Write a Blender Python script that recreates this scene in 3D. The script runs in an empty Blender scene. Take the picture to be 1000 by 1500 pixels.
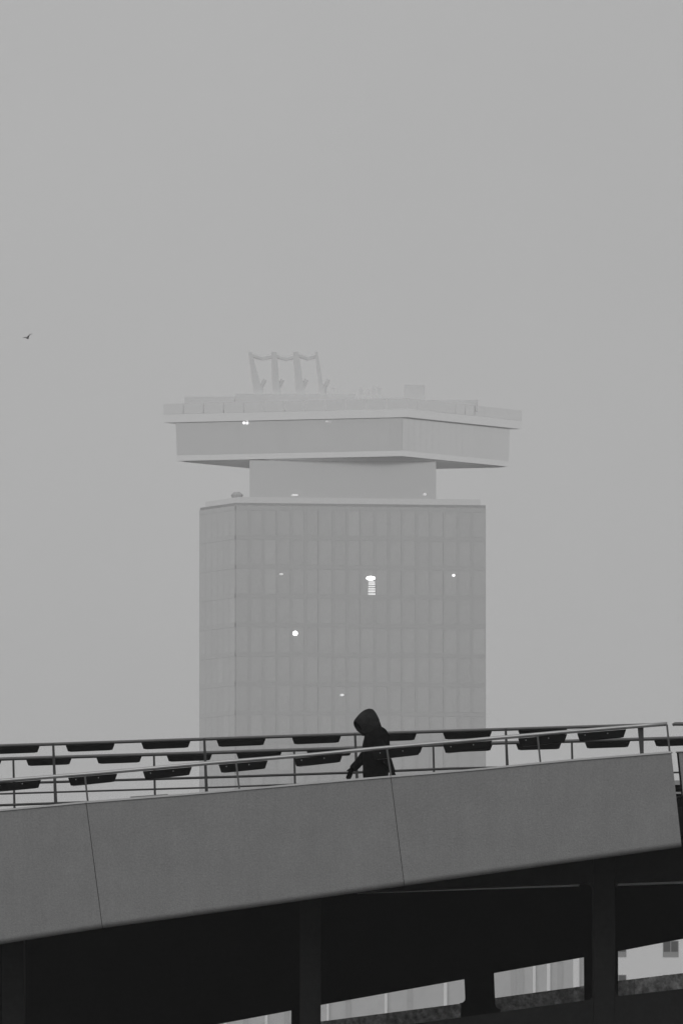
import bpy, bmesh, math, random
from mathutils import Vector, Matrix
random.seed(7)
S = bpy.context.scene
COL = S.collection
PI = math.pi

# ------------------------------------------------------------------ camera
F = 20.0            # focal length in picture widths (long telephoto)
HOR = 1765.0        # eye-level line, below the frame
EYE = 1.6
cam_d = bpy.data.cameras.new('camera')
cam = bpy.data.objects.new('camera', cam_d); COL.objects.link(cam)
cam_d.sensor_fit = 'HORIZONTAL'; cam_d.sensor_width = 36.0; cam_d.lens = 36.0 * F
cam_d.clip_start = 1.0; cam_d.clip_end = 12000.0
PITCH = math.atan((HOR - 750.0) / (F * 1000.0))
cam.location = (0, 0, EYE)
cam.rotation_euler = (PI / 2 + PITCH, 0, 0)
S.camera = cam

# ------------------------------------------------------------------ world, sun, exposure
W = bpy.data.worlds.new('World'); S.world = W; W.use_nodes = True
nt = W.node_tree; nt.nodes.clear()
sky = nt.nodes.new('ShaderNodeTexSky'); sky.sky_type = 'NISHITA'; sky.sun_disc = False
SUN_EL, SUN_AZ = math.radians(48), math.radians(200)
sky.sun_elevation = SUN_EL; sky.sun_rotation = SUN_AZ; sky.dust_density = 8.0; sky.air_density = 1.5
bw = nt.nodes.new('ShaderNodeRGBToBW')
mx = nt.nodes.new('ShaderNodeMix'); mx.data_type = 'RGBA'; mx.inputs[0].default_value = 0.93
OVER = 4.85
mx.inputs[7].default_value = (OVER, OVER, OVER, 1)
bg = nt.nodes.new('ShaderNodeBackground'); bg.inputs['Strength'].default_value = 0.1
wo = nt.nodes.new('ShaderNodeOutputWorld')
nt.links.new(sky.outputs[0], bw.inputs[0]); nt.links.new(bw.outputs[0], mx.inputs[6])
wn = nt.nodes.new('ShaderNodeTexNoise'); wn.inputs['Scale'].default_value = 28.0; wn.inputs['Detail'].default_value = 3
wt = nt.nodes.new('ShaderNodeTexCoord'); nt.links.new(wt.outputs['Generated'], wn.inputs['Vector'])
wr = nt.nodes.new('ShaderNodeMapRange'); wr.inputs['To Min'].default_value = .955; wr.inputs['To Max'].default_value = 1.045
nt.links.new(wn.outputs['Fac'], wr.inputs['Value'])
wm = nt.nodes.new('ShaderNodeVectorMath'); wm.operation = 'SCALE'; nt.links.new(mx.outputs[2], wm.inputs[0]); nt.links.new(wr.outputs[0], wm.inputs['Scale'])
nt.links.new(wm.outputs[0], bg.inputs['Color']); nt.links.new(bg.outputs[0], wo.inputs['Surface'])

sd = bpy.data.lights.new('sun', 'SUN'); sd.energy = 0.5; sd.angle = math.radians(40); sd.color = (1, 1, 1)
sun = bpy.data.objects.new('sun', sd); COL.objects.link(sun)
sv = Vector((math.sin(SUN_AZ) * math.cos(SUN_EL), math.cos(SUN_AZ) * math.cos(SUN_EL), math.sin(SUN_EL)))
sun.rotation_euler = sv.to_track_quat('Z', 'Y').to_euler(); sun.location = sv * 60

S.view_settings.view_transform = 'Standard'; S.view_settings.look = 'None'
S.view_settings.gamma = 1.0; S.view_settings.exposure = 0.0; S.view_settings.use_curve_mapping = False
S.render.engine = 'CYCLES'
S.cycles.max_bounces = 8; S.cycles.diffuse_bounces = 4; S.cycles.volume_bounces = 3
S.cycles.use_denoising = True

# ------------------------------------------------------------------ helpers
cp, sp_ = math.cos(PITCH), math.sin(PITCH)
def P(px, py, Y):
    """world point at distance Y north of the viewer, in the direction measured at (px, py)"""
    a = (px - 500.0) / (F * 1000); b = (750.0 - py) / (F * 1000)
    d = Vector((a, cp - b * sp_, sp_ + b * cp))
    t = Y / d.y
    return Vector((0, 0, EYE)) + d * t

def gmat(name, v, rough=0.7, metal=0.0, noise=0.0, scale=3.0, bump=0.0, bscale=40.0, spec=0.4, streak=0.0, fine=0.0):
    m = bpy.data.materials.new(name); m.use_nodes = True
    n = m.node_tree.nodes; L = m.node_tree.links
    b = n['Principled BSDF']
    b.inputs['Roughness'].default_value = rough; b.inputs['Metallic'].default_value = metal
    b.inputs['Specular IOR Level'].default_value = spec
    b.inputs['Base Color'].default_value = (v, v, v, 1)
    tc = n.new('ShaderNodeTexCoord')
    if noise or streak:
        acc = None
        def layer(sx, sy, sz, amt, det=6):
            nonlocal acc
            mp = n.new('ShaderNodeMapping'); mp.inputs['Scale'].default_value = (sx, sy, sz)
            nz = n.new('ShaderNodeTexNoise'); nz.inputs['Scale'].default_value = 1.0
            nz.inputs['Detail'].default_value = det; nz.inputs['Roughness'].default_value = 0.65
            L.new(tc.outputs['Object'], mp.inputs[0]); L.new(mp.outputs[0], nz.inputs['Vector'])
            mr = n.new('ShaderNodeMapRange')
            mr.inputs['From Min'].default_value = 0.3; mr.inputs['From Max'].default_value = 0.7
            mr.inputs['To Min'].default_value = 1 - amt; mr.inputs['To Max'].default_value = 1 + amt
            L.new(nz.outputs['Fac'], mr.inputs['Value'])
            if acc is None: acc = mr.outputs[0]
            else:
                mu = n.new('ShaderNodeMath'); mu.operation = 'MULTIPLY'
                L.new(acc, mu.inputs[0]); L.new(mr.outputs[0], mu.inputs[1]); acc = mu.outputs[0]
        if noise:
            layer(scale, scale, scale, noise); layer(scale * 9, scale * 9, scale * 9, noise * 0.8, 3)
        if fine: layer(fine, fine, fine, .085, 1)
        if streak:
            layer(scale * 4, scale * 4, scale * 0.35, streak)
        mu = n.new('ShaderNodeMath'); mu.operation = 'MULTIPLY'; mu.inputs[1].default_value = v
        L.new(acc, mu.inputs[0])
        cb = n.new('ShaderNodeCombineColor')
        for i in range(3): L.new(mu.outputs[0], cb.inputs[i])
        L.new(cb.outputs[0], b.inputs['Base Color'])
    if bump:
        nz = n.new('ShaderNodeTexNoise'); nz.inputs['Scale'].default_value = bscale; nz.inputs['Detail'].default_value = 8
        L.new(tc.outputs['Object'], nz.inputs['Vector'])
        bp = n.new('ShaderNodeBump'); bp.inputs['Strength'].default_value = bump; bp.inputs['Distance'].default_value = 0.02
        L.new(nz.outputs['Fac'], bp.inputs['Height']); L.new(bp.outputs[0], b.inputs['Normal'])
    return m

def emat(name, s, v=0.9):
    m = bpy.data.materials.new(name); m.use_nodes = True
    b = m.node_tree.nodes['Principled BSDF']
    b.inputs['Base Color'].default_value = (v, v, v, 1)
    b.inputs['Emission Color'].default_value = (1, 1, 1, 1); b.inputs['Emission Strength'].default_value = s
    return m

class MB:
    def __init__(s): s.v = []; s.f = []
    def quadbox(s, A, B):
        """A, B: matching rings of 4 points"""
        o = len(s.v); s.v += [Vector(p) for p in A] + [Vector(p) for p in B]
        s.f += [(o, o+3, o+2, o+1), (o+4, o+5, o+6, o+7)]
        for i in range(4):
            j = (i + 1) % 4; s.f.append((o+i, o+j, o+4+j, o+4+i))
        return s
    def box(s, lo, hi):
        x0, y0, z0 = lo; x1, y1, z1 = hi
        return s.quadbox([(x0,y0,z0),(x1,y0,z0),(x1,y1,z0),(x0,y1,z0)], [(x0,y0,z1),(x1,y0,z1),(x1,y1,z1),(x0,y1,z1)])
    def loft(s, rings, cap=True):
        o = len(s.v); n = len(rings[0])
        for r in rings: s.v += [Vector(p) for p in r]
        for k in range(len(rings) - 1):
            for i in range(n):
                j = (i + 1) % n
                s.f.append((o+k*n+i, o+k*n+j, o+(k+1)*n+j, o+(k+1)*n+i))
        if cap:
            s.f.append(tuple(o + i for i in reversed(range(n))))
            s.f.append(tuple(o + (len(rings)-1)*n + i for i in range(n)))
        return s
    def tube(s, pts, r, n=10):
        rings = []
        pts = [Vector(p) for p in pts]
        rs = r if isinstance(r, (list, tuple)) else [r] * len(pts)
        for k, p in enumerate(pts):
            d = (pts[min(k+1, len(pts)-1)] - pts[max(k-1, 0)]).normalized()
            a = d.cross(Vector((0, 1, 0)))
            if a.length < 0.1: a = d.cross(Vector((1, 0, 0)))
            a.normalize(); b = d.cross(a).normalized()
            rings.append([p + (a * math.cos(t) + b * math.sin(t)) * rs[k] for t in [2 * PI * i / n for i in range(n)]])
        return s.loft(rings)
    def prism(s, poly, d):
        """poly: 3-D outline (planar-ish), d: extrusion vector"""
        d = Vector(d)
        return s.loft([[Vector(p) for p in poly], [Vector(p) + d for p in poly]])
    def build(s, name, mat, parent=None, smooth=False, bevel=0.0, origin=None, segs=2):
        me = bpy.data.meshes.new(name)
        o_ = Vector(origin) if origin is not None else Vector((0, 0, 0))
        me.from_pydata([tuple(p - o_) for p in s.v], [], s.f)
        bm = bmesh.new(); bm.from_mesh(me)
        bmesh.ops.recalc_face_normals(bm, faces=bm.faces)
        if bevel:
            es = [e for e in bm.edges if len(e.link_faces) == 2 and e.calc_face_angle(0) > 0.5]
            bmesh.ops.bevel(bm, geom=es, offset=bevel, segments=segs, affect='EDGES', profile=0.5)
        if smooth:
            for f in bm.faces: f.smooth = True
        bm.to_mesh(me); bm.free()
        me.materials.append(mat)
        o = bpy.data.objects.new(name, me); COL.objects.link(o)
        o.location = o_
        if parent: o.parent = parent; o.location = o_ - parent_base(parent)
        return o

BASE = {}
def parent_base(p):
    return BASE.get(p.name, Vector((0, 0, 0)))
def tag(o, label=None, cat=None, group=None, kind=None):
    if label: o['label'] = label
    if cat: o['category'] = cat
    if group: o['group'] = group
    if kind: o['kind'] = kind
    return o
def thing(name, loc, label, cat, group=None):
    o = bpy.data.objects.new(name, None); COL.objects.link(o)
    o.location = loc; o.empty_display_size = 0.3
    BASE[o.name] = Vector(loc)
    return tag(o, label, cat, group)
def part(mb, name, mat, parent, **k):
    """mesh in world coordinates, parented to a thing (or a part of one) without moving it"""
    o = mb.build(name, mat, None, **k)
    o.parent = parent
    base = BASE.get(parent.name, Vector((0, 0, 0)))
    o.location = o.location - base
    BASE[o.name] = base + o.location
    return o

# ------------------------------------------------------------------ materials
M_ground = gmat('wet_pavement', 0.12, 0.8, noise=0.12, scale=0.05)
M_water = gmat('river_water', 0.03, 0.12, bump=0.35, bscale=0.6, spec=.5)
M_fascia = gmat('painted_concrete', 0.285, 0.75, noise=0.06, scale=2.2, bump=0.25, bscale=45, streak=0.035, fine=38.0, spec=0.25)
M_coping = gmat('coping_metal', 0.42, 0.5, noise=0.05, scale=3)
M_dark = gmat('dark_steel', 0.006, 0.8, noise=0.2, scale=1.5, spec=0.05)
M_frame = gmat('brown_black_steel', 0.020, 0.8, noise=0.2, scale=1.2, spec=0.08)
M_deck = gmat('asphalt_deck', 0.05, 0.9, noise=0.15, scale=4)
M_ledge = gmat('rough_concrete', 0.5, 0.9, noise=0.7, scale=1.4, bump=0.5, bscale=9)
M_strip = gmat('lit_soffit_pale', 0.80, 0.6, noise=0.05, scale=2)
M_rail = gmat('galvanised_rail', 0.42, 0.38, metal=0.75, noise=0.08, scale=6)
M_rail_d = gmat('weathered_rail', 0.14, 0.5, metal=0.4, noise=0.1, scale=6)
M_post = gmat('post_steel', 0.07, 0.55, metal=0.3, noise=0.1, scale=8)
M_box = gmat('light_box_black', 0.008, 0.75, noise=0.15, scale=8, spec=0.06)
M_screw = gmat('screw_zinc', 0.4, 0.4, metal=0.7)
M_jacket = gmat('black_jacket', 0.007, 0.9, noise=0.35, scale=6, bump=0.9, bscale=9, spec=0.04)
M_hood = gmat('hood_cloth', 0.026, 0.85, noise=0.35, scale=7, bump=0.8, bscale=10, spec=0.06)
M_trouser = gmat('black_trousers', 0.007, 0.9, noise=0.15, scale=8, spec=0.03)
M_skin = gmat('skin', 0.05, 0.7, noise=0.05, scale=20)
M_glove = gmat('black_gloves', 0.006, 0.9, noise=0.1, scale=20, spec=0.03)
M_shoe = gmat('black_shoes', 0.012, 0.5)

# ------------------------------------------------------------------ ground
x0, x1, y0, y1 = -3950, 3950, -3950, 4950
RIV = (262.0, 1005.0)
def sheet(ya, yb, z, n=24):
    g = MB()
    for i in range(n + 1):
        for j in range(n + 1): g.v.append(Vector((x0 + (x1-x0)*i/n, ya + (yb-ya)*j/n, z)))
    for i in range(n):
        for j in range(n):
            a = i*(n+1)+j; g.f.append((a, a+n+1, a+n+2, a+1))
    return g
tag(sheet(y0, RIV[0]-1, 0).build('ground', M_ground), kind='structure')
tag(sheet(RIV[1]+1, y1, 0).build('far_ground', gmat('pale_paving', 0.15, 0.8, noise=0.1, scale=.05)), kind='structure')
tag(sheet(RIV[0]-.5, RIV[1]+.5, -1.5).build('water', M_water), kind='structure')
for nm_, ya_ in (('quay_wall', RIV[0]-1), ('far_quay_wall', RIV[1])):
    m = MB(); m.box((x0, ya_, -2.2), (x1, ya_+1, .12)); tag(m.build(nm_, M_ledge), kind='structure')

# ================================================================== front ramp
YF = 190.0
TOP = [(-60,1193),(0,1187.5),(126,1175.7),(300,1162),(460,1147.5),(560,1139),(700,1127.5),(820,1115.2),(983,1102.2)]
BOT = [(-60,1392.5),(0,1383),(150,1359.5),(372,1329),(592,1297.5),(790,1269.5),(998,1240.5)]
# y along the polylines
def yat(pl, x):
    for (a, b), (c, d) in zip(pl, pl[1:]):
        if x <= c: return b + (d-b)*(x-a)/(c-a)
    (a, b), (c, d) = pl[-2:]
    return b + (d-b)*(x-a)/(c-a)

ramp = thing('footbridge_ramp', P(500, 1300, YF), 'pale grey concrete sided footbridge ramp rising to the right under the hooded walker', 'footbridge')
def fascia_panel(ta, tb, ba, bb, name='fascia_panel', y0=YF, thick=0.28):
    """panel between top x ta..tb and bottom x ba..bb with a rounded lower edge"""
    m = MB(); n = 10; rings = []
    for k in range(n + 1):
        t = k / n
        xt = ta + (tb-ta)*t; xb = ba + (bb-ba)*t
        T = P(xt, yat(TOP, xt), y0); B = P(xb, yat(BOT, xb), y0)
        h = (T - B); u = h.normalized(); yv = Vector((0, 1, 0))
        r = 0.075
        ring = [T + yv*thick, T + yv*0.02, T - u*0.02]
        for q in range(7):
            a = q/6 * PI/2
            ring.append(B + u*r*(1-math.sin(a)) + yv*r*(1-math.cos(a)))
        ring += [B + yv*thick, ]
        rings.append(ring)
    m.loft(rings)
    o = part(m, name, M_fascia, ramp, origin=P((ta+tb)/2, yat(TOP, (ta+tb)/2), y0))
    return o
G = 0.4
fascia_panel(-60, 126-G, -32, 150-G)
fascia_panel(126+G, 572-G, 150+G, 592-G)
fascia_panel(572+G, 983, 592+G, 998)
for a, b in ((126, 150), (572, 592)):      # dark seal behind each joint
    m = MB(); m.prism([P(a-2, yat(TOP, a)+1, YF+.1), P(a+2, yat(TOP, a)+1, YF+.1), P(b+2, yat(BOT, b)-3, YF+.1), P(b-2, yat(BOT, b)-3, YF+.1)], (0, .1, 0))
    part(m, 'joint_seal', M_dark, ramp, origin=P(a, yat(TOP, a), YF))
# coping strips on the panels, paler colour standing for their sky-lit top edge
for a, b in ((-60, 125.7), (126.3, 571.7), (572.3, 983.2)):
    m = MB(); xs = [a + (b-a)*i/6 for i in range(7)]
    rings = []
    for x in xs:
        T = P(x, yat(TOP, x), YF)
        rings.append([T+Vector((0,-0.012,-0.008)), T+Vector((0,0.028,0.016)), T+Vector((0,0.28,0.016)), T+Vector((0,0.30,-0.008)), T+Vector((0,0.30,-0.012)), T+Vector((0,-0.012,-0.012))])
    m.loft(rings); part(m, 'coping', M_coping, ramp, origin=P(a, yat(TOP, a), YF))
# deck (1 cm under the parapet foot) and soffit
def deck_y(px): return yat(TOP, px) + 81.0
m = MB(); rings = []
for x in range(-60, 1001, 53):
    z1 = P(x, deck_y(x), YF+0.3); z0 = P(x, yat(BOT, x)-16, YF+0.3)
    zt = z1.z; zb = min(z0.z, zt-0.2)
    X = z1.x
    rings.append([(X, YF+0.285, zt), (X, YF+3.2, zt), (X, YF+3.2, zb), (X, YF+0.285, zb)])
m.loft(rings); part(m, 'deck', M_deck, ramp, origin=P(470, 1250, YF))
# far-side kerb of the ramp
m = MB(); rings = []
for x in range(-60, 1001, 53):
    z1 = P(x, deck_y(x), YF+0.3); X = z1.x; z = z1.z
    rings.append([(X, YF+3.203, z+0.12), (X, YF+3.35, z+0.12), (X, YF+3.35, z-0.4), (X, YF+3.203, z-0.4)])
m.loft(rings); part(m, 'kerb', M_frame, ramp, origin=P(470, 1220, YF+3))

# next ramp segment at the right border
land = thing('footbridge_landing', P(1040, 1300, YF), 'next grey concrete panel of the footbridge cut off by the right border', 'footbridge')
m = MB()
A = [P(992.6,1102.5,YF), P(1130,1094,YF), P(1130,1222,YF), P(1007,1240,YF)]
m.prism(A, (0, 0.28, 0)); part(m, 'fascia_panel', M_fascia, land, bevel=0.012, origin=A[0])
m = MB(); m.prism([P(991.6,1102.5,YF-.01), P(993.2,1102.5,YF-.01), P(1007.6,1240,YF-.01), P(1006,1240,YF-.01)], (0, 0.3, 0)); part(m, 'end_plate', M_dark, land, origin=A[0])
m = MB(); m.prism([P(990,1101,YF-.02), P(1130,1092.5,YF-.02), P(1130,1094,YF-.02), P(990,1102.4,YF-.02)], (0, 0.32, 0)); part(m, 'coping', M_coping, land, origin=A[0])
m = MB(); a = P(1009, 1200, YF+.3); b = P(1130, 1190, YF+.3)
m.box((a.x, YF+.31, a.z-.3), (b.x, YF+3.2, a.z)); part(m, 'deck', M_deck, land, origin=a)

# ================================================================== railings
def box_part(parent, px, ytop_l, ytop_r, wt, wb, hpx, Y, depth, screws=False, drop=0.0):
    sh = (wt - wb) / 2
    A = [P(px, ytop_l, Y), P(px+wt, ytop_r, Y), P(px+wt-sh, ytop_r+hpx, Y), P(px+sh, ytop_l+hpx, Y)]
    m = MB(); m.prism(A, (0, depth, 0))
    o = part(m, 'light_box', M_box, parent, bevel=0.006, origin=A[0], segs=1)
    m2 = MB()       # lens strip under the box
    d = Vector((0, 0, -0.006))
    c = [A[3]+Vector((.03,.02,0)), A[2]+Vector((-.03,.02,0)), A[2]+Vector((-.03,depth-.02,0)), A[3]+Vector((.03,depth-.02,0))]
    m2.loft([[p + d*0.2 for p in c], [p + d for p in c]]); part(m2, 'lens', M_post, o, origin=A[3])
    if screws:
        m3 = MB()
        for t in (0.16, 0.62):
            c = A[0].lerp(A[1], t) + Vector((0, -0.004, -0.035))
            m3.tube([c, c + Vector((0, 0.006, 0))], 0.008, 6)
        part(m3, 'screw', M_screw, o, origin=A[0])
    return o

def polyrail(pl, Y, r, x0=None, x1=None, step=60, n=12):
    xs = []; x = pl[0][0] if x0 is None else x0; e = pl[-1][0] if x1 is None else x1
    k = max(2, int((e-x)/step)); xs = [x + (e-x)*i/k for i in range(k+1)]
    m = MB(); m.tube([P(q, yat(pl, q), Y) for q in xs], r, n); return m

# front railing on the parapet
R3 = [(-40,1147),(0,1144.2),(140,1133.2),(300,1118.8),(460,1105.6),(560,1096),(700,1083.8),(830,1072.3),(977,1060.6)]
rf = thing('railing', P(470, 1140, YF), 'round handrail on slim leaning posts on the concrete parapet, in front of the walker', 'railing')
o = part(polyrail(R3, YF+.1, 0.0275, step=30), 'handrail', M_rail, rf, smooth=True, origin=P(470,1105,YF))
for px, dx in ((-96,4),(124.2,4.6),(345.6,5),(566.4,6.4),(787,4.4),(976.5,4.2)):
    if px < -60: continue
    a = P(px, yat(R3, px)+1.0, YF+.07); b = P(px+dx, yat(TOP, px+dx)+1, YF+.07)
    m = MB(); m.quadbox([a+Vector((-.013,-.012,0)), a+Vector((.013,-.012,0)), a+Vector((.013,.02,0)), a+Vector((-.013,.02,0))],
                        [b+Vector((-.013,-.012,0)), b+Vector((.013,-.012,0)), b+Vector((.013,.02,0)), b+Vector((-.013,.02,0))])
    o = part(m, 'post', M_rail_d, rf, origin=b)
    m = MB(); m.box((b.x-.035, b.y-.03, b.z-.002), (b.x+.035, b.y+.05, b.z+.013)); part(m, 'base_plate', M_rail_d, o, origin=b)
a0 = P(933.6, 1066, YF+.14); a1 = P(942.2, 1066, YF+.14); b0 = P(937.4, 1106.5, YF+.14); b1 = P(942.6, 1106.5, YF+.14)
m = MB(); t = Vector((0, .05, 0)); m.quadbox([a0, a1, a1+t, a0+t], [b0, b1, b1+t, b0+t]); part(m, 'tapered_post', M_post, rf, origin=b0)
for px in (-12, 99.6, 209, 320, 430, 545, 648.5, 758.5, 845):
    box_part(rf, px, yat(R3, px)+3.2, yat(R3, px+72)+3.2, 72, 64, 11.6, YF+.08, .10, True)

# railing of the landing at the right border
rl = thing('railing', P(1040, 1062, YF), 'short end of a handrail starting at the right border above the next panel', 'railing')
m = MB(); m.tube([P(984.6,1062.3,YF+.1), P(988,1060.8,YF+.1), P(1130,1060.5,YF+.1)], [.018,.026,.026], 12)
part(m, 'handrail', M_rail_d, rl, smooth=True, origin=P(990,1062,YF))
for px in (1040, 1110):
    m = MB(); m.tube([P(px,1061,YF+.1), P(px+3,1099,YF+.1)], .014, 8); part(m, 'post', M_rail_d, rl, origin=P(px,1099,YF))

# two railings of the walkway behind
YA, YB = 193.9, 206.5
R1 = [(-40,1094),(0,1092.7),(78,1090.4),(299,1083),(520,1075.6),(741,1068.6),(952,1062)]
r1 = thing('railing', P(470, 1150, YA), 'upper dark railing right behind the walker, with a row of trapezoid light boxes', 'railing')
part(polyrail(R1, YA, 0.023), 'handrail', M_rail_d, r1, smooth=True, origin=P(470,1078,YA))
def off(pl, d): return [(x, y + d) for x, y in pl]
RA = [(-40,1149.6),(0,1148.2),(70,1146.2),(340,1138.2),(520,1132),(660,1126.2),(730,1124.6),(800,1123.2),(952,1119)]
RC = [(-40,1181.5),(0,1180),(78,1177.3),(126,1175.3),(300,1154.0+1153.4*0),(301,1153.8)]
m = MB(); m.tube([P(x, yat(RA, x), YA) for x in (-40, 150, 340, 520, 660, 760)], .018, 8); part(m, 'mid_rail', M_post, r1, smooth=True, origin=P(300,1140,YA))
m = MB(); m.tube([P(x, 1180 - x*0.0355, YA) for x in (-40, 60, 150, 300, 500, 760)], .018, 8); part(m, 'bottom_rail', M_post, r1, smooth=True, origin=P(300,1170,YA))
for i, px in enumerate((78, 299.3, 520, 740.6)):
    a = P(px-.2, yat(R1, px)-1, YA-.05); b = P(px+4.6, yat(R1, px)+108, YA-.05)
    m = MB(); m.quadbox([a+Vector((-.016,0,0)), a+Vector((.016,0,0)), a+Vector((.016,.06,0)), a+Vector((-.016,.06,0))],
                        [b+Vector((-.026,0,0)), b+Vector((.024,0,0)), b+Vector((.024,.06,0)), b+Vector((-.026,.06,0))])
    part(m, 'post', M_post, r1, origin=b)
for px in (-14, 96, 206.8, 317, 427.4, 538, 648.4, 758.6):
    box_part(r1, px, yat(R1, px)+2.2, yat(R1, px+72)+2.2, 72, 65, 9.0, YA-.03, .10)

R2 = [(-40,1113.8),(0,1112.2),(140,1108),(300,1103.2),(460,1098),(720,1088.8),(830,1086.2),(1000,1081.3),(1130,1077.5)]
r2 = thing('railing', P(470, 1160, YB), 'farthest dark railing, the middle one of three at the left border', 'railing')
part(polyrail(R2, YB, 0.027), 'handrail', M_rail_d, r2, smooth=True, origin=P(470,1098,YB))
RB = [(-40,1164.6),(0,1163.3),(340,1153),(430,1149.3),(1000,1131.6),(1130,1128)]
part(polyrail(RB, YB, 0.014, step=90, n=8), 'mid_rail', M_post, r2, smooth=True, origin=P(470,1150,YB))
for px in (20, 226, 431.3, 635, 837.8, 1043):
    a = P(px-.6, yat(R2, px), YB-.05); b = P(px+1.8, yat(R2, px)+98, YB-.05)
    m = MB(); m.quadbox([a+Vector((-.015,0,0)), a+Vector((.015,0,0)), a+Vector((.015,.06,0)), a+Vector((-.015,.06,0))],
                        [b+Vector((-.018,0,0)), b+Vector((.018,0,0)), b+Vector((.018,.06,0)), b+Vector((-.018,.06,0))])
    part(m, 'post', M_post, r2, origin=b)
for px in (-64.5, 38.2, 141, 244, 346, 449, 552, 654.6, 755.5, 856.4, 957.8, 1060):
    box_part(r2, px, yat(R2, px)+2.2, yat(R2, px+66.5)+2.2, 66.5, 60, 8.4, YB-.03, .10)
# small bar end showing just above the parapet
m = MB(); a = P(191, 1167.2, 198); b = P(246, 1163.4, 198)
m.quadbox([a, a+Vector((0,.3,0)), a+Vector((0,.3,-.035)), a+Vector((0,0,-.035))], [b, b+Vector((0,.3,0)), b+Vector((0,.3,-.035)), b+Vector((0,0,-.035))])
tag(m.build('duct_end', M_rail, origin=a), 'short grey bar end peeping over the parapet near its left end', 'bar')

# ================================================================== walkway behind
wk = thing('elevated_walkway', P(470, 1300, 200), 'black steel walkway behind the ramp with a deep girder and pale openings under it', 'walkway')
m = MB(); rings = []
for x in (-60, 100, 300, 470, 700, 900, 1130):
    yt = yat(R1, x) + 108
    T = P(x, yt, YA-.2)
    T2 = P(x, yat(R2, x) + 98, YB+.2)
    rings.append([T, T2, T2 + Vector((0,0,-.45)), T + Vector((0,0,-.45))])
m.loft(rings); part(m, 'deck', M_dark, wk, origin=P(470,1200,200))
YG = 203.0
GL = [(-60,1570),(315,1501),(470,1472),(681,1434),(722,1425.5),(855,1402),(901,1394),(1000,1375),(1130,1350)]
m = MB(); rings = []
for x, yb in GL:
    T = P(x, yat(R2, x)+112, YG); B = P(x, yb, YG)
    T.x = B.x
    rings.append([T, T+Vector((0,.6,0)), B+Vector((0,.6,0)), B])
m.loft(rings); part(m, 'side_girder', M_dark, wk, origin=P(470,1300,YG))
# edge pieces seen through the slot between the two panels
for ya, yb, Y, mt, nm in ((1143.5,1150,196.2,M_coping,'edge_plate'),(1150.2,1160,196.25,M_dark,'edge_beam'),(1160.4,1163.2,196.2,M_coping,'edge_plate'),
                      (1163.4,1166.4,196.25,M_dark,'edge_beam'),(1166.6,1172.5,196.3,M_rail_d,'edge_beam')):
    m = MB(); a = P(905, yb, Y); b = P(1130, ya, Y); m.box((a.x, Y, a.z), (b.x, Y+.25, b.z)); part(m, nm, mt, wk, origin=a)

def pier(pl, Y, dep, name='pier', r=0.10, mat=M_dark):
    m = MB(); A = [P(x, y, Y) for x, y in pl]; m.prism(A, (0, dep, 0)); part(m, name, mat, wk, origin=A[0])
# piers between the openings, each with rounded feet
def arc(cx, cy, r, a0, a1, n=6):
    return [(cx + r*math.cos(math.radians(a0+(a1-a0)*i/n)), cy + r*math.sin(math.radians(a0+(a1-a0)*i/n))) for i in range(n+1)]
# pier 1: x 681..722
pier([(680,1430),(723,1421)] + [(725,1471)] + arc(733,1471,8,180,90) + [(733,1530),(675,1530),(675,1470.5)] + arc(673.5,1462,8,90,0), YG+.02, .5)
pier([(855.6,1398),(905,1390),(905,1530),(856.5,1530)], YG+.02, .5)
pier([(426.5,1476),(462,1470),(462,1530),(426.5,1530)], YG+.02, .5)
pier([(8,1560),(30,1552),(30,1640),(8,1640)], YG+.02, .5)
# rough concrete ledge below the openings
LT = [(300,1521),(470,1497),(681,1470),(725,1462.6),(855,1445),(901,1438),(1000,1426),(1130,1409)]
m = MB(); rings = []
random.seed(3)
xs = [300 + i*10 for i in range(84)]
for x in xs:
    T = P(x, yat(LT, x), YG+1.4); B = P(x, yat(LT, x)+70, YG+1.4)
    j = lambda s: Vector((0, random.uniform(-s, s), 0))
    mid = T.lerp(B, .25); mid2 = T.lerp(B, .5)
    rings.append([T+Vector((0,.9,0)), T, mid+j(.035), mid2+j(.05), B, B+Vector((0,.9,0))])
m.loft(rings); part(m, 'concrete_ledge', M_ledge, wk, origin=P(700,1480,YG))

# ================================================================== portal frame under the ramp
YC = 191.2
fr = thing('portal_frame', P(650, 1500, YC), 'dark steel portal frame of broad columns carrying the ramp from below', 'bridge support')
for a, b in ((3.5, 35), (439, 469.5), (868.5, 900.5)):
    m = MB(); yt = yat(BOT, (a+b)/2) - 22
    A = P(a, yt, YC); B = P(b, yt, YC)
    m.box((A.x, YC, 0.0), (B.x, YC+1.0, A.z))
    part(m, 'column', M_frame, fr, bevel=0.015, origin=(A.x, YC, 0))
# head beam with the rounded corners of its openings
UB = [(35,1330),(469,1309),(600,1303),(715,1298.5),(850,1294),(1130,1285.5)]
def head(xa, xb, rad=9):
    ya, yb = yat(UB, xa), yat(UB, xb)
    pts = [(xa, yat(BOT, xa)-22), (xb, yat(BOT, xb)-22)]
    pts += [(xb, yb+rad)] + arc(xb-rad, yb+rad, rad, 0, -90)[1:]
    pts += arc(xa+rad, ya+rad, rad, -90, -180)
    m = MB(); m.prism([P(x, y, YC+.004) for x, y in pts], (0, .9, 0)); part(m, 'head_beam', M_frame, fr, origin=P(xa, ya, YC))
for xa, xb in ((469.6, 868.4), (900.6, 1310)): head(xa, xb)
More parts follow.
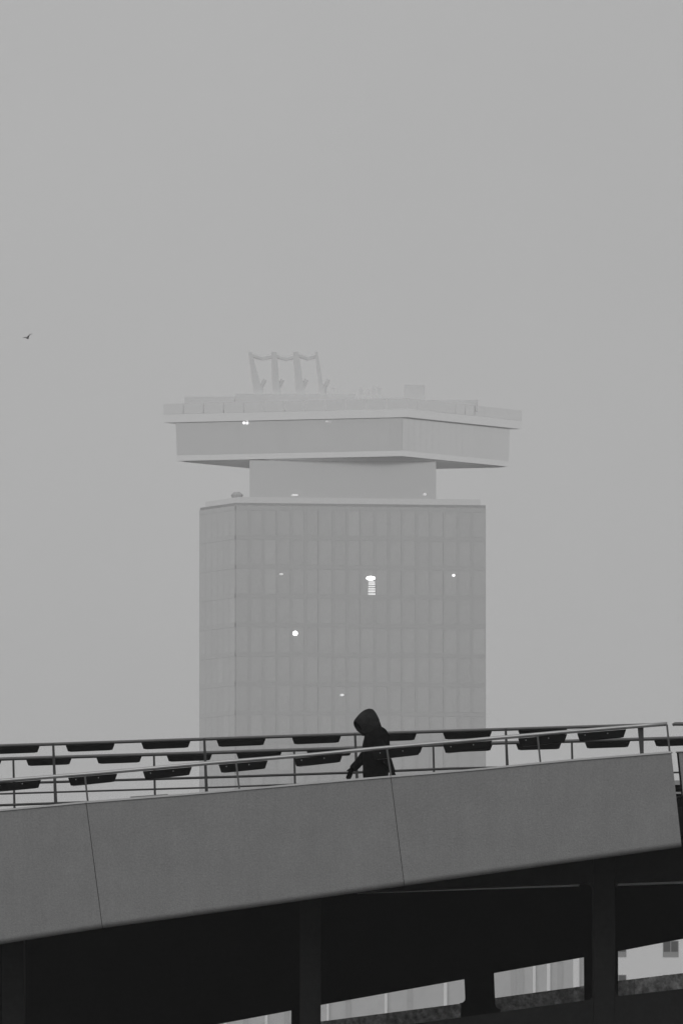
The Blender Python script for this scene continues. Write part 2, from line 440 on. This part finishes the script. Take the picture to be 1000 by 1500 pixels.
# underside of the head beam, its bounced light put into a pale strip's colour
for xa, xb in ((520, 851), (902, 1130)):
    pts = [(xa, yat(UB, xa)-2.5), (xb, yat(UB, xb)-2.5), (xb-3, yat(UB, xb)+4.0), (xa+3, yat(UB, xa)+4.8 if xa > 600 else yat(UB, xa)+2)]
    m = MB(); m.prism([P(x, y, YC+.92) for x, y in pts], (0, .35, 0)); part(m, 'lit_soffit_strip', M_strip, fr, origin=P(xa, 1300, YC))
# foot beam
FT = [(469.5,1519),(600,1500.5),(735,1481),(868.5,1464.5),(900.5,1460.5),(1130,1434)]
def foot(xa, xb, rad=8):
    ya, yb = yat(FT, xa), yat(FT, xb)
    pts = arc(xa+rad, ya-rad-1, rad, 180, 90) + arc(xb-rad, yb-rad+1, rad, 90, 0) + [(xb, yb+80), (xa, ya+80)]
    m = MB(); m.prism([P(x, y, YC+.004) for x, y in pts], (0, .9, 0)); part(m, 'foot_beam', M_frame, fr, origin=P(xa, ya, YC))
for xa, xb in ((469.6, 868.4), (900.6, 1310)): foot(xa, xb)

# ================================================================== the walker
PX0, PY0 = 550.0, 1222.0
YP = 191.35
S_ = F*1000/YP
foot_w = P(PX0, PY0, YP)
per = thing('person', foot_w, 'person in a black hooded jacket walking left with head bowed and arms swinging', 'person')
def L_(px, py, dy=0.0):
    return P(px, py, YP) + Vector((0, dy, 0))

def skin(name, verts, edges, radii, root, mat, parent, sub=2):
    me = bpy.data.meshes.new(name); base = foot_w
    me.from_pydata([tuple(v - base) for v in verts], edges, [])
    o = bpy.data.objects.new(name, me); COL.objects.link(o)
    mod = o.modifiers.new('skin', 'SKIN'); mod.use_smooth_shade = True
    for i, r in enumerate(radii):
        me.skin_vertices[0].data[i].radius = r if isinstance(r, tuple) else (r, r)
        me.skin_vertices[0].data[i].use_root = (i == root)
    ss = o.modifiers.new('sub', 'SUBSURF'); ss.levels = sub; ss.render_levels = sub
    dg = bpy.context.evaluated_depsgraph_get(); dg.update()
    nm = bpy.data.meshes.new_from_object(o.evaluated_get(dg))
    o.modifiers.clear(); o.data = nm; nm.name = name
    nm.materials.clear(); nm.materials.append(mat)
    for p in nm.polygons: p.use_smooth = True
    if parent: o.parent = parent; o.location = (0, 0, 0)
    return o

# joints (px, py, depth offset; near side is negative)
J = {}
V = []; E = []; RD = []
def add(name, p, r, link=None):
    J[name] = len(V); V.append(p); RD.append(r)
    if link is not None: E.append((J[link], J[name]))
add('pelvis', L_(551,1131), (.13,.11))
add('waist', L_(550,1113), (.12,.10), 'pelvis')
add('chest', L_(549,1095), (.15,.12), 'waist')
add('upper', L_(549,1082), (.12,.10), 'chest')
add('neck', L_(545,1074), .055, 'upper')
add('skull0', L_(541,1066), .07, 'neck')
add('skull1', L_(539,1057), .092, 'skull0')
add('crown', L_(541,1049), .065, 'skull1')
add('face', L_(533,1061), .06, 'skull0')
add('jaw', L_(533,1070), .042, 'face'); add('chin', L_(530.2,1078.6), .028, 'jaw')
add('nose', L_(526.5,1062.5), .014, 'face')
for sd_, s, pts in (('n', -1, [(553,1083,.17),(555,1093,.20),(563,1112,.235),(574,1131,.225)]),
                    ('f', 1, [(548,1083,.17),(545,1091,.20),(531,1110,.24),(516,1125,.25)])):
    prev = 'upper'
    for k, (x, y, d) in enumerate(pts):
        nm = sd_+'arm%d' % k
        add(nm, L_(x, y, s*d), (.06,.058,.045,.032)[k], prev); prev = nm
# hands: palm plus five fingers
def hand(pref, wrist, dirv, s, curl):
    d = Vector(dirv).normalized(); nrm = Vector((0, -s, 0)); side = d.cross(Vector((0, 1, 0))).normalized()
    if side.x < 0: side = -side
    w = V[J[wrist]]
    add(pref+'palm', w + d*.045, (.052,.044), wrist)
    for k, (o, l) in enumerate(((-.026,.088),(-.009,.102),(.009,.097),(.025,.078))):
        base = w + d*.085 + side*o
        add(pref+'f%da' % k, base, .0135, pref+'palm')
        d2 = (d + nrm*curl).normalized(); add(pref+'f%db' % k, base + d2*l*.55, .0125, pref+'f%da' % k)
        d3 = (d + nrm*curl*2).normalized(); add(pref+'f%dc' % k, base + d2*l*.55 + d3*l*.45, .010, pref+'f%db' % k)
    tb = w + d*.03 + side*(-.036) + nrm*.012
    add(pref+'ta', tb, .013, pref+'palm')
    add(pref+'tb', tb + (d*.8 + side*-.45 + nrm*.3).normalized()*.045, .011, pref+'ta')
hand('fh', 'farm3', L_(509.5,1139) - L_(515.6,1124), 1, .35)
hand('nh', 'narm3', Vector((.35, 0, -1)), -1, -.25)
# legs mid-stride
for sd_, s, pts in (('n', -1, [(553,1138),(541,1173),(541,1209),(538,1217),(523,1219)]),
                    ('f', 1, [(553,1138),(556,1174),(576,1204),(581,1211),(571,1219)])):
    prev = 'pelvis'
    for k, (x, y) in enumerate(pts):
        nm = sd_+'leg%d' % k
        add(nm, L_(x, y, s*.09), (.095,.062,.042,.04,.03)[k], prev); prev = nm
bodyo = skin('body', V, E, RD, 0, M_skin, per)
bodyo.data.materials.append(M_glove); bodyo.data.materials.append(M_shoe)
for p in bodyo.data.polygons:
    c = p.center + foot_w
    if c.z < foot_w.z + 0.09: p.material_index = 2
    elif (c - V[J['fhpalm']]).length < .17 or (c - V[J['nhpalm']]).length < .17: p.material_index = 1

def ellring(top, bot, hw, n=20, bulge=0.0):
    c = (top + bot) / 2; a = (top - bot) / 2; r = []
    for i in range(n):
        t = 2*PI*i/n
        r.append(c + a*math.cos(t) + Vector((-bulge*math.sin(t)**2*(1 if math.sin(t) > 0 else -1.5), hw*math.sin(t), 0)))
    return r
def loftpart(name, rings, mat, parent, sub=2, cap=True, thick=0.0):
    m = MB(); m.loft(rings, cap)
    o = m.build(name, mat, None, smooth=True, origin=foot_w)
    ss = o.modifiers.new('sub', 'SUBSURF'); ss.levels = sub; ss.render_levels = sub
    if thick:
        so = o.modifiers.new('solid', 'SOLIDIFY'); so.thickness = thick; so.offset = -1
    dg = bpy.context.evaluated_depsgraph_get(); dg.update()
    nm = bpy.data.meshes.new_from_object(o.evaluated_get(dg)); o.modifiers.clear(); o.data = nm; nm.name = name
    o.parent = parent; o.location = (0, 0, 0)
    return o
# jacket trunk: front and back outline by height
jk = []
for f_, b_, y, yb, hw in ((537,554,1072,1062,.085),(534.5,563,1077,1066.3,.15),(532.5,567.5,1083,1073,.21),(531,569.8,1090,1081,.24),(530.2,570.3,1098,1095,.24),
                      (531,569.6,1108,1107,.225),(531.4,569,1119,1119,.22),(530.8,568.6,1129,1130,.225),(531.8,568,1138,1139,.235),(532.4,568.6,1147,1148,.24),(533,568,1156,1157,.24)):
    jk.append(ellring(L_(f_-.6, y), L_(b_+.6, yb), hw, 22))
jacket = loftpart('jacket', jk, M_jacket, per)
def tube_rings(pts, n=14):
    rings = []; c = [p for p, r in pts]
    for k, (p, r) in enumerate(pts):
        d = (c[min(k+1, len(c)-1)] - c[max(k-1, 0)]).normalized()
        a = Vector((0, 1, 0)); b = d.cross(a).normalized()
        rings.append([p + a*math.cos(t)*r*.95 + b*math.sin(t)*r for t in [2*PI*i/n for i in range(n)]])
    return rings
loftpart('sleeve', tube_rings([(L_(548,1082,.14),.075),(L_(546,1090,.20),.082),(L_(538,1102,.23),.078),(L_(531,1111,.24),.069),(L_(524,1118.5,.245),.064),(L_(518.5,1123,.25),.058),(L_(514.6,1127,.25),.050)]), M_jacket, per)
loftpart('sleeve', tube_rings([(L_(552,1082,-.15),.075),(L_(555,1090,-.20),.080),(L_(560,1102,-.23),.076),(L_(566.5,1113,-.235),.066),(L_(570.5,1122,-.23),.058),(L_(574,1130,-.225),.049),(L_(574.8,1133,-.225),.044)]), M_jacket, per)
# a fold of the pocket flap
hood = [ellring(L_(518.4,1057), L_(528.6,1074), .085, bulge=.035), ellring(L_(520.4,1053.2), L_(531,1077.5), .105, bulge=.02), ellring(L_(524.5,1047.6), L_(537,1079), .122), ellring(L_(532,1041.4), L_(543,1080), .132),
        ellring(L_(541.5,1037.4), L_(550,1079), .130), ellring(L_(549,1041), L_(556,1076), .115), ellring(L_(553.4,1051), L_(560,1073), .09), ellring(L_(556.5,1063), L_(561,1071), .05)]
m = MB(); m.loft(hood, False); n_ = 20; o_ = len(m.v) - n_; m.f.append(tuple(o_ + i for i in range(n_)))
ho = m.build('hood', M_hood, None, smooth=True, origin=foot_w)
ss = ho.modifiers.new('sub', 'SUBSURF'); ss.levels = 2; ss.render_levels = 2
so = ho.modifiers.new('solid', 'SOLIDIFY'); so.thickness = 0.012; so.offset = 0
dg = bpy.context.evaluated_depsgraph_get(); dg.update()
nm = bpy.data.meshes.new_from_object(ho.evaluated_get(dg)); ho.modifiers.clear(); ho.data = nm; nm.name = 'hood'
ho.parent = per; ho.location = (0, 0, 0)
# soft creases in the cloth
from mathutils import noise as mnoise
for ch in per.children:
    if ch.name.split('.')[0] in ('jacket', 'sleeve', 'hood'):
        for v in ch.data.vertices:
            nv = mnoise.noise_vector(v.co * 9.0) * .010 + mnoise.noise_vector(v.co * 24.0) * .004
            v.co += nv
# trousers
for s, pts in ((-1, [(552,1146,.115),(546,1160,.100),(541,1174,.08),(541,1192,.066),(541,1210,.064)]), (1, [(553,1146,.115),(555,1160,.100),(557,1175,.08),(567,1190,.066),(576,1203,.062)])):
    loftpart('trouser_leg', tube_rings([(L_(x, y, s*.09), r) for x, y, r in pts]), M_trouser, per)

# ================================================================== tower in the fog
YT = 1650.0
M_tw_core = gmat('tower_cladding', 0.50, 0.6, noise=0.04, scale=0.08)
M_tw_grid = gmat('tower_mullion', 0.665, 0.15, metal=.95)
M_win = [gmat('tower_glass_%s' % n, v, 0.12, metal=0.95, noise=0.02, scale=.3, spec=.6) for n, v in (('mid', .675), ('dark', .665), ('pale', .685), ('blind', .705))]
M_cr_glass = gmat('crown_glass', 0.92, 0.15, metal=0.95, spec=.6)  # crown glass and fascia lightened: the fog fade is put into their colour
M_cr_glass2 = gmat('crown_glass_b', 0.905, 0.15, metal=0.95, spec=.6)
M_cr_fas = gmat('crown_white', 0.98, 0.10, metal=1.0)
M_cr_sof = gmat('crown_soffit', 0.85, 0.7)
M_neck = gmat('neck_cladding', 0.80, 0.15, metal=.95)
M_roof = gmat('roof_items', 0.92, 0.35, metal=.9)  # roof and pylon colours also lightened to carry the fog fade
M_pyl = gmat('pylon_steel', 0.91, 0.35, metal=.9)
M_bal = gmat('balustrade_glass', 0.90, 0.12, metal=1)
M_lamp = emat('lamp_white', 5.0); M_lamp2 = emat('lamp_soft', 1.3); M_lamp3 = emat('lamp_dim', .55)

tw = thing('tower', (0, 1668, 0), 'tall grey office tower with a wide square crown fading into the fog', 'tower')
def TP(px, Y, z):
    p = P(px, 740, Y); return Vector((p.x, Y, z))
ZTOP = P(345, 736.5, YT).z
plan = [(293,1662),(345,1650),(711,1656),(703,1690),(300,1694)]
base = [Vector((P(x, 740, y).x, y, 0)) for x, y in plan]
m = MB(); m.loft([[p for p in base], [p + Vector((0,0,ZTOP)) for p in base]]); part(m, 'wall', M_tw_core, tw, origin=base[1])
FL = 43.0 * YT / (F*1000)
def facade(A, B, ncol, vis):
    d = (B - A); Lw = d.length; u = d.normalized(); nrm = Vector((u.y, -u.x, 0))
    if nrm.y > 0: nrm = -nrm
    cw = Lw / ncol; nrow = int((ZTOP - .8) / FL)
    protos = {}
    hid = MB()
    for c in range(ncol):
        for r in range(nrow):
            zt = ZTOP - 0.9 - r*FL; zb = zt - FL + .55
            p = A + u*(c*cw + .17) + nrm*.02
            if r < vis:
                k = random.choices([0,1,2,3], [6,3,3,1])[0]
                if k not in protos:
                    w = MB(); q = u*(cw-.34)
                    w.quadbox([Vector((0,0,0)), q, q+nrm*.06, nrm*.06], [Vector((0,0,zt-zb)), q+Vector((0,0,zt-zb)), q+nrm*.06+Vector((0,0,zt-zb)), nrm*.06+Vector((0,0,zt-zb))])
                    o = w.build('window', M_win[k]); protos[k] = o.data
                else:
                    o = bpy.data.objects.new('window', protos[k]); COL.objects.link(o)
                o.parent = tw; o.location = p + Vector((0,0,zb)) - BASE[tw.name]
            else:
                q = u*(cw-.34); b0 = p + Vector((0,0,zb)); h = Vector((0,0,zt-zb))
                hid.quadbox([b0, b0+q, b0+q+nrm*.06, b0+nrm*.06], [b0+h, b0+q+h, b0+q+nrm*.06+h, b0+nrm*.06+h])
    o = part(hid, 'lower_windows', M_win[0], tw, origin=A); o['kind'] = 'stuff'
    grid = MB()
    for c in range(ncol + 1):
        p = A + u*(c*cw - .16 if 0 < c < ncol else (0 if c == 0 else Lw-.17)); e = u*(.32 if 0 < c < ncol else .17)
        big = .135 if c % 3 == 0 else .095
        if ncol < 10 or c in (0, ncol): big = .085
        grid.quadbox([p, p+e, p+e+nrm*big, p+nrm*big], [x + Vector((0,0,ZTOP-.3)) for x in (p, p+e, p+e+nrm*big, p+nrm*big)])
    for r in range(nrow + 1):
        zt = ZTOP - .36 - r*FL
        p = A + Vector((0,0,zt)); e = u*Lw
        grid.quadbox([p, p+e, p+e+nrm*.11, p+nrm*.11], [x + Vector((0,0,-.53)) for x in (p, p+e, p+e+nrm*.11, p+nrm*.11)])
    part(grid, 'facade_grid', M_tw_grid, tw, origin=A)
    return u, nrm
facade(base[1], base[2], 18, 10)
facade(base[0], base[1], 6, 10)
# roof terrace of the body
zt = ZTOP
def ringof(k, cx=None): 
    c = Vector((P(502,740,1670).x, 1670, 0)); return [c + (p - c)*k for p in base]
m = MB(); r_ = ringof(.965); m.loft([[p+Vector((0,0,zt+.002)) for p in r_], [p+Vector((0,0,zt+.75)) for p in r_]]); part(m, 'roof_terrace', M_bal, tw, origin=base[1])
nk = [Vector((P(x, 740, y).x, y, 0)) for x, y in ((365.5,1657),(638.5,1660),(632,1683),(370,1683))]
ZN = P(500, 668, 1648).z
m = MB(); m.loft([[p+Vector((0,0,zt+.76)) for p in nk], [p+Vector((0,0,ZN-.01)) for p in nk]]); part(m, 'neck', M_neck, tw, origin=nk[0])
q = P(347, 725, 1655); m = MB(); m.tube([q+Vector((0,0,-.6)), q, q+Vector((0,0,.35))], [.5,.75,.35], 8); part(m, 'roof_vent', M_tw_core, tw, origin=q)

# crown
cN = (590,1650); cL = (255.5,1661); cR = (748,1674); cB = (414,1685)
CC = Vector((P(502, 640, 1667.5).x, 1667.5, 0))
cor = [Vector((P(x, 640, y).x, y, 0)) for x, y in (cL, cN, cR, cB)]
zN = lambda y: P(590, y, 1650).z
def crown_layer(name, k0, z0, k1, z1, mat, bevel=0.0):
    a = [CC + (p-CC)*k0 + Vector((0,0,z0)) for p in cor]; b = [CC + (p-CC)*k1 + Vector((0,0,z1)) for p in cor]
    m = MB(); m.loft([a, b]); return part(m, name, mat, tw, origin=a[0])
crown_layer('crown_soffit', .93, zN(669.5), .97, zN(668), M_cr_sof)
crown_layer('lower_fascia', .99, zN(667.9), .99, zN(659.6), M_cr_fas)
crown_layer('crown_wall', .9860, zN(659.5), .9930, zN(611.8), M_cr_glass2)
# crown window panels on all four faces
zc0, zc1 = zN(659), zN(612)
for fi in range(4):
    A = cor[fi]; B = cor[(fi+1) % 4]
    ncol = 18
    if fi >= 2: continue
    for c in range(ncol):
        def pt(t, k, z):
            q = A.lerp(B, t); return CC + (q-CC)*k + Vector((0,0,z))
        t0 = (c+.025)/ncol; t1 = (c+.975)/ncol
        w = MB()
        w.quadbox([pt(t0,.980,zc0), pt(t1,.980,zc0), pt(t1,.9875,zc0), pt(t0,.9875,zc0)], [pt(t0,.987,zc1), pt(t1,.987,zc1), pt(t1,.9945,zc1), pt(t0,.9945,zc1)])
        part(w, 'crown_window', random.choice([M_cr_glass, M_cr_glass, M_cr_glass2]), tw, origin=pt(t0,.967,zc0))
crown_layer('upper_fascia', 1.066, zN(611.6), 1.066, zN(599.5), M_cr_fas)
# terrace balustrade: thin panels round the edge
for fi in range(4):
    A = cor[fi]; B = cor[(fi+1) % 4]
    for c in range(12 if fi < 2 else 6):
        n = 12 if fi < 2 else 6
        def pt(t, k, z):
            q = A.lerp(B, t); return CC + (q-CC)*k + Vector((0,0,z))
        t0, t1 = (c+.02)/n, (c+.98)/n; z0, z1 = zN(599.3), zN(584)
        w = MB(); w.quadbox([pt(t0,1.062,z0), pt(t1,1.062,z0), pt(t1,1.068,z0), pt(t0,1.068,z0)], [pt(t0,1.062,z1), pt(t1,1.062,z1), pt(t1,1.068,z1), pt(t0,1.068,z1)])
        part(w, 'balustrade_panel', M_bal, tw, origin=pt(t0,1.062,z0))
# roof core boxes
def rbox(xa, xb, ya, yb, Y=1664, d=5, name='roof_core', mat=None):
    a = P(xa, yb, Y); b = P(xb, ya, Y); m = MB(); m.box((a.x, Y, a.z), (b.x, Y+d, b.z)); return part(m, name, mat or M_roof, tw, origin=a)
rbox(345, 520, 577, 601, 1662, 8); rbox(521, 590, 582, 601, 1662, 8); rbox(591.5, 622, 564, 600, 1661, 6); rbox(270, 344, 581, 601, 1664, 8); rbox(623, 700, 586, 603, 1664, 8)
for xa, w, ya in ((526,6,569),(538,4,571),(545,5,566),(552,6,568),(486,5,568),(470,7,572)):
    rbox(xa, xa+w, ya, 583, 1665, 1.2, 'roof_plant')
# leaning pylons of the swing frame
for tx, bx, w0, w1 in ((366,379,2.5,7),(401,405,4,6),(433,440,4,7),(463,472,2,4)):
    m = MB(); T = P(tx, 515, 1664); B = P(bx, 579, 1664)
    s = YT/(F*1000)
    m.quadbox([B+Vector((-w1*s,0,0)), B+Vector((w1*s,0,0)), B+Vector((w1*s,1.2,0)), B+Vector((-w1*s,1.2,0))], [T+Vector((-w0*s,0,0)), T+Vector((w0*s,0,0)), T+Vector((w0*s,1.2,0)), T+Vector((-w0*s,1.2,0))])
    part(m, 'pylon', M_pyl, tw, origin=B)
    m = MB(); m.tube([P(bx+9, 556, 1664.6), P(bx+3, 568, 1664.6), P(bx+3, 579, 1664.6)], .25, 6); part(m, 'strut', M_pyl, tw, origin=B)
for xa, xb, y in ((367,402,523),(403,434,524),(436,465,523)):
    m = MB(); m.tube([P(xa,y-3,1664.6), P((xa+xb)/2,y+2,1664.6), P(xb,y-2,1664.6)], .28, 6); part(m, 'cross_beam', M_pyl, tw, origin=P(xa,y,1664))
# lights in the tower
def lamp(px, py, w, h, mat, Y, name='lamp', rnd=True):
    s = Y/(F*1000); c = P(px, py, Y); m = MB()
    n = 12
    if rnd: poly = [c + Vector((math.cos(2*PI*i/n)*w/2*s, 0, math.sin(2*PI*i/n)*h/2*s)) for i in range(n)]
    else: poly = [c + Vector((a*w/2*s, 0, b*h/2*s)) for a, b in ((-1,-1),(1,-1),(1,1),(-1,1))]
    m.prism(poly, (0, .15, 0)); part(m, name, mat, tw, origin=c)
fy = lambda px: 1650 + 6*(px-345)/366 - .3
lamp(543, 847, 13, 6, M_lamp, fy(543)); lamp(432.5, 927.8, 6.6, 6.6, M_lamp, fy(432)); lamp(664.4, 842.8, 4, 4, M_lamp2, fy(664)); lamp(501, 1018.3, 5.5, 3.2, M_lamp3, fy(501))
lamp(412, 841, 6, 3, emat('lamp_faint', .33), fy(412)); lamp(357.2, 619.2, 4.2, 4.2, M_lamp2, 1657.1); lamp(479, 617, 5, 3, bpy.data.materials['lamp_faint'], 1653.1)
lamp(432, 725, 10, 2.6, bpy.data.materials['lamp_faint'], 1657.3); lamp(622, 724, 5, 4, bpy.data.materials['lamp_faint'], 1659.4)
M_blind = emat('lit_blind', .55)
for k, (y, h, w) in enumerate(((852.6,1.8,9),(855.7,2.4,9.5),(859.2,1.6,9.5),(862.6,2.0,10),(866.2,2.6,10),(870.3,2.2,10.5))):
    lamp(544.4, y, w, h, M_blind if k not in (0, 2) else M_lamp3, fy(544), 'lit_blind', False)

# ================================================================== far low buildings
M_of = gmat('office_render', 0.62, 0.8, noise=0.05, scale=.15)
M_of_w = gmat('office_white_fin', 0.97, 0.6); M_of_g = gmat('office_glass', 0.54, 0.5)
of = thing('office_building', P(580, 1500, 1150), 'grey office block with thin white vertical fins seen under the walkway girder', 'building')
YO = 1150.0; so_ = YO/(F*1000)
a = P(230, 1345, YO); b = P(868, 1345, YO)
m = MB(); m.box((a.x, YO, 0), (b.x, YO+18, a.z)); part(m, 'wall', M_of, of, origin=(a.x, YO, 0))
m = MB(); m.box((a.x-.3, YO-.3, a.z+.002), (b.x+.3, YO+18.3, a.z+.5)); part(m, 'roof', M_of_g, of, origin=a)
for px, w in ((330,4),(565,4),(652,5),(782,4),(803,5),(843.5,9),(390,4),(480,3)):
    c = P(px, 1400, YO); m = MB(); m.box((c.x-w/2*so_, YO-.35, 0), (c.x+w/2*so_, YO-.01, a.z-.4)); part(m, 'fin', M_of_w, of, origin=(c.x, YO, 0))
for px in (360, 420, 450, 510, 600, 752, 763, 820, 857):
    for row in range(8):
        w = 8 if px != 857 else 11
        c = P(px, 1400, YO); z = a.z - 1.6 - row*3.2
        if z < 3: continue
        m = MB(); m.box((c.x-w/2*so_, YO-.06, z-2.2), (c.x+w/2*so_, YO-.01, z+.95)); part(m, 'window', M_of_g, of, origin=(c.x, YO, z))
ap = thing('apartment_building', P(990, 1500, 1080), 'white rendered apartment block with square windows, in the opening at the lower right', 'building')
YQ = 1080.0; sq = YQ/(F*1000)
M_ap = gmat('white_render', 0.96, 0.8, noise=0.02, scale=.2); M_ap_w = gmat('apartment_glass', 0.10, 0.3, spec=.6); M_ap_f = gmat('window_frame_grey', 0.38, 0.6)
a = P(870, 1345, YQ); b = P(1330, 1345, YQ)
m = MB(); m.box((a.x, YQ, 0), (b.x, YQ+14, a.z)); part(m, 'wall', M_ap, ap, origin=(a.x, YQ, 0))
m = MB(); m.box((a.x-.2, YQ-.2, a.z+.002), (b.x+.2, YQ+14.2, a.z+.4)); part(m, 'roof', M_of_g, ap, origin=a)
for ci in range(6):
    for ri in range(-1, 7):
        px = 905.5 + ci*76.5; py = 1390.5 + ri*50
        c = P(px, py, YQ); w = 23*sq/2; h = 24*sq/2
        if c.z - h < .5 or c.z + h > a.z - .2: continue
        m = MB(); m.box((c.x-w, YQ-.03, c.z-h), (c.x+w, YQ-.002, c.z+h)); f = part(m, 'window', M_ap_f, ap, origin=(c.x, YQ, c.z))
        for sx in (-1, 1):
            m = MB(); m.box((c.x+min(sx*.04, sx*(w-.06)), YQ-.05, c.z-h+.42), (c.x+max(sx*.04, sx*(w-.06)), YQ-.032, c.z+h-.06)); part(m, 'pane', M_ap_w, f, origin=(c.x, YQ, c.z))

# ================================================================== gull
YS = 700.0
gc = P(40.4, 493.6, YS); gs = YS/(F*1000)
gm = gmat('gull_grey', 0.3, 0.7)
gull = thing('gull', gc, 'small dark gull gliding alone in the fog left of the tower', 'bird')
def GL_(x, y, d=0.0): return P(x, y, YS) + Vector((0, d, 0))
def gtube(name, pts):
    c = [p for p, _ in pts]; rings = []
    for k, (p, (ra, rb)) in enumerate(pts):
        d = (c[min(k+1, len(c)-1)] - c[max(k-1, 0)]).normalized()
        s1 = d.cross(Vector((0,0,1)))
        if s1.length < .15: s1 = d.cross(Vector((0,1,0)))
        s1.normalize(); s2 = d.cross(s1).normalized()
        rings.append([p + s1*ra*math.cos(t) + s2*rb*math.sin(t) for t in [2*PI*i/10 for i in range(10)]])
    m = MB(); m.loft(rings); return part(m, name, gm, gull, smooth=True, origin=gc)
gtube('body', [(GL_(37.6,493.6,.25),(.05,.006)),(GL_(38.4,494,.18),(.045,.02)),(GL_(39.4,494.4,.08),(.05,.045)),(GL_(40.4,495,0),(.055,.05)),(GL_(41.2,495.4,-.08),(.045,.04)),(GL_(41.8,495.6,-.13),(.028,.028)),(GL_(42.3,495.9,-.19),(.008,.008))])
gtube('wing', [(GL_(39.8,494.4,.02),(.09,.02)),(GL_(38,493.7,.05),(.10,.022)),(GL_(36.2,493.8,.12),(.07,.018)),(GL_(33.8,494,.25),(.02,.008))])
gtube('wing', [(GL_(40.6,494.4,-.02),(.09,.025)),(GL_(42.0,491.9,-.05),(.10,.03)),(GL_(43.8,489.8,-.05),(.07,.02)),(GL_(47,488.5,.05),(.02,.008))])

# ================================================================== haze
hz = MB(); hz.box((-4000, -4000, -2.5), (4000, 5000, 116))
hm = bpy.data.materials.new('haze'); hm.use_nodes = True; n = hm.node_tree.nodes; n.clear()
pv = n.new('ShaderNodeVolumePrincipled'); ot = n.new('ShaderNodeOutputMaterial')
pv.inputs['Color'].default_value = (.9, .9, .9, 1); pv.inputs['Density'].default_value = 1.3e-4
pv.inputs['Anisotropy'].default_value = 0.0
hm.node_tree.links.new(pv.outputs[0], ot.inputs['Volume'])
tag(hz.build('haze', hm), kind='stuff')
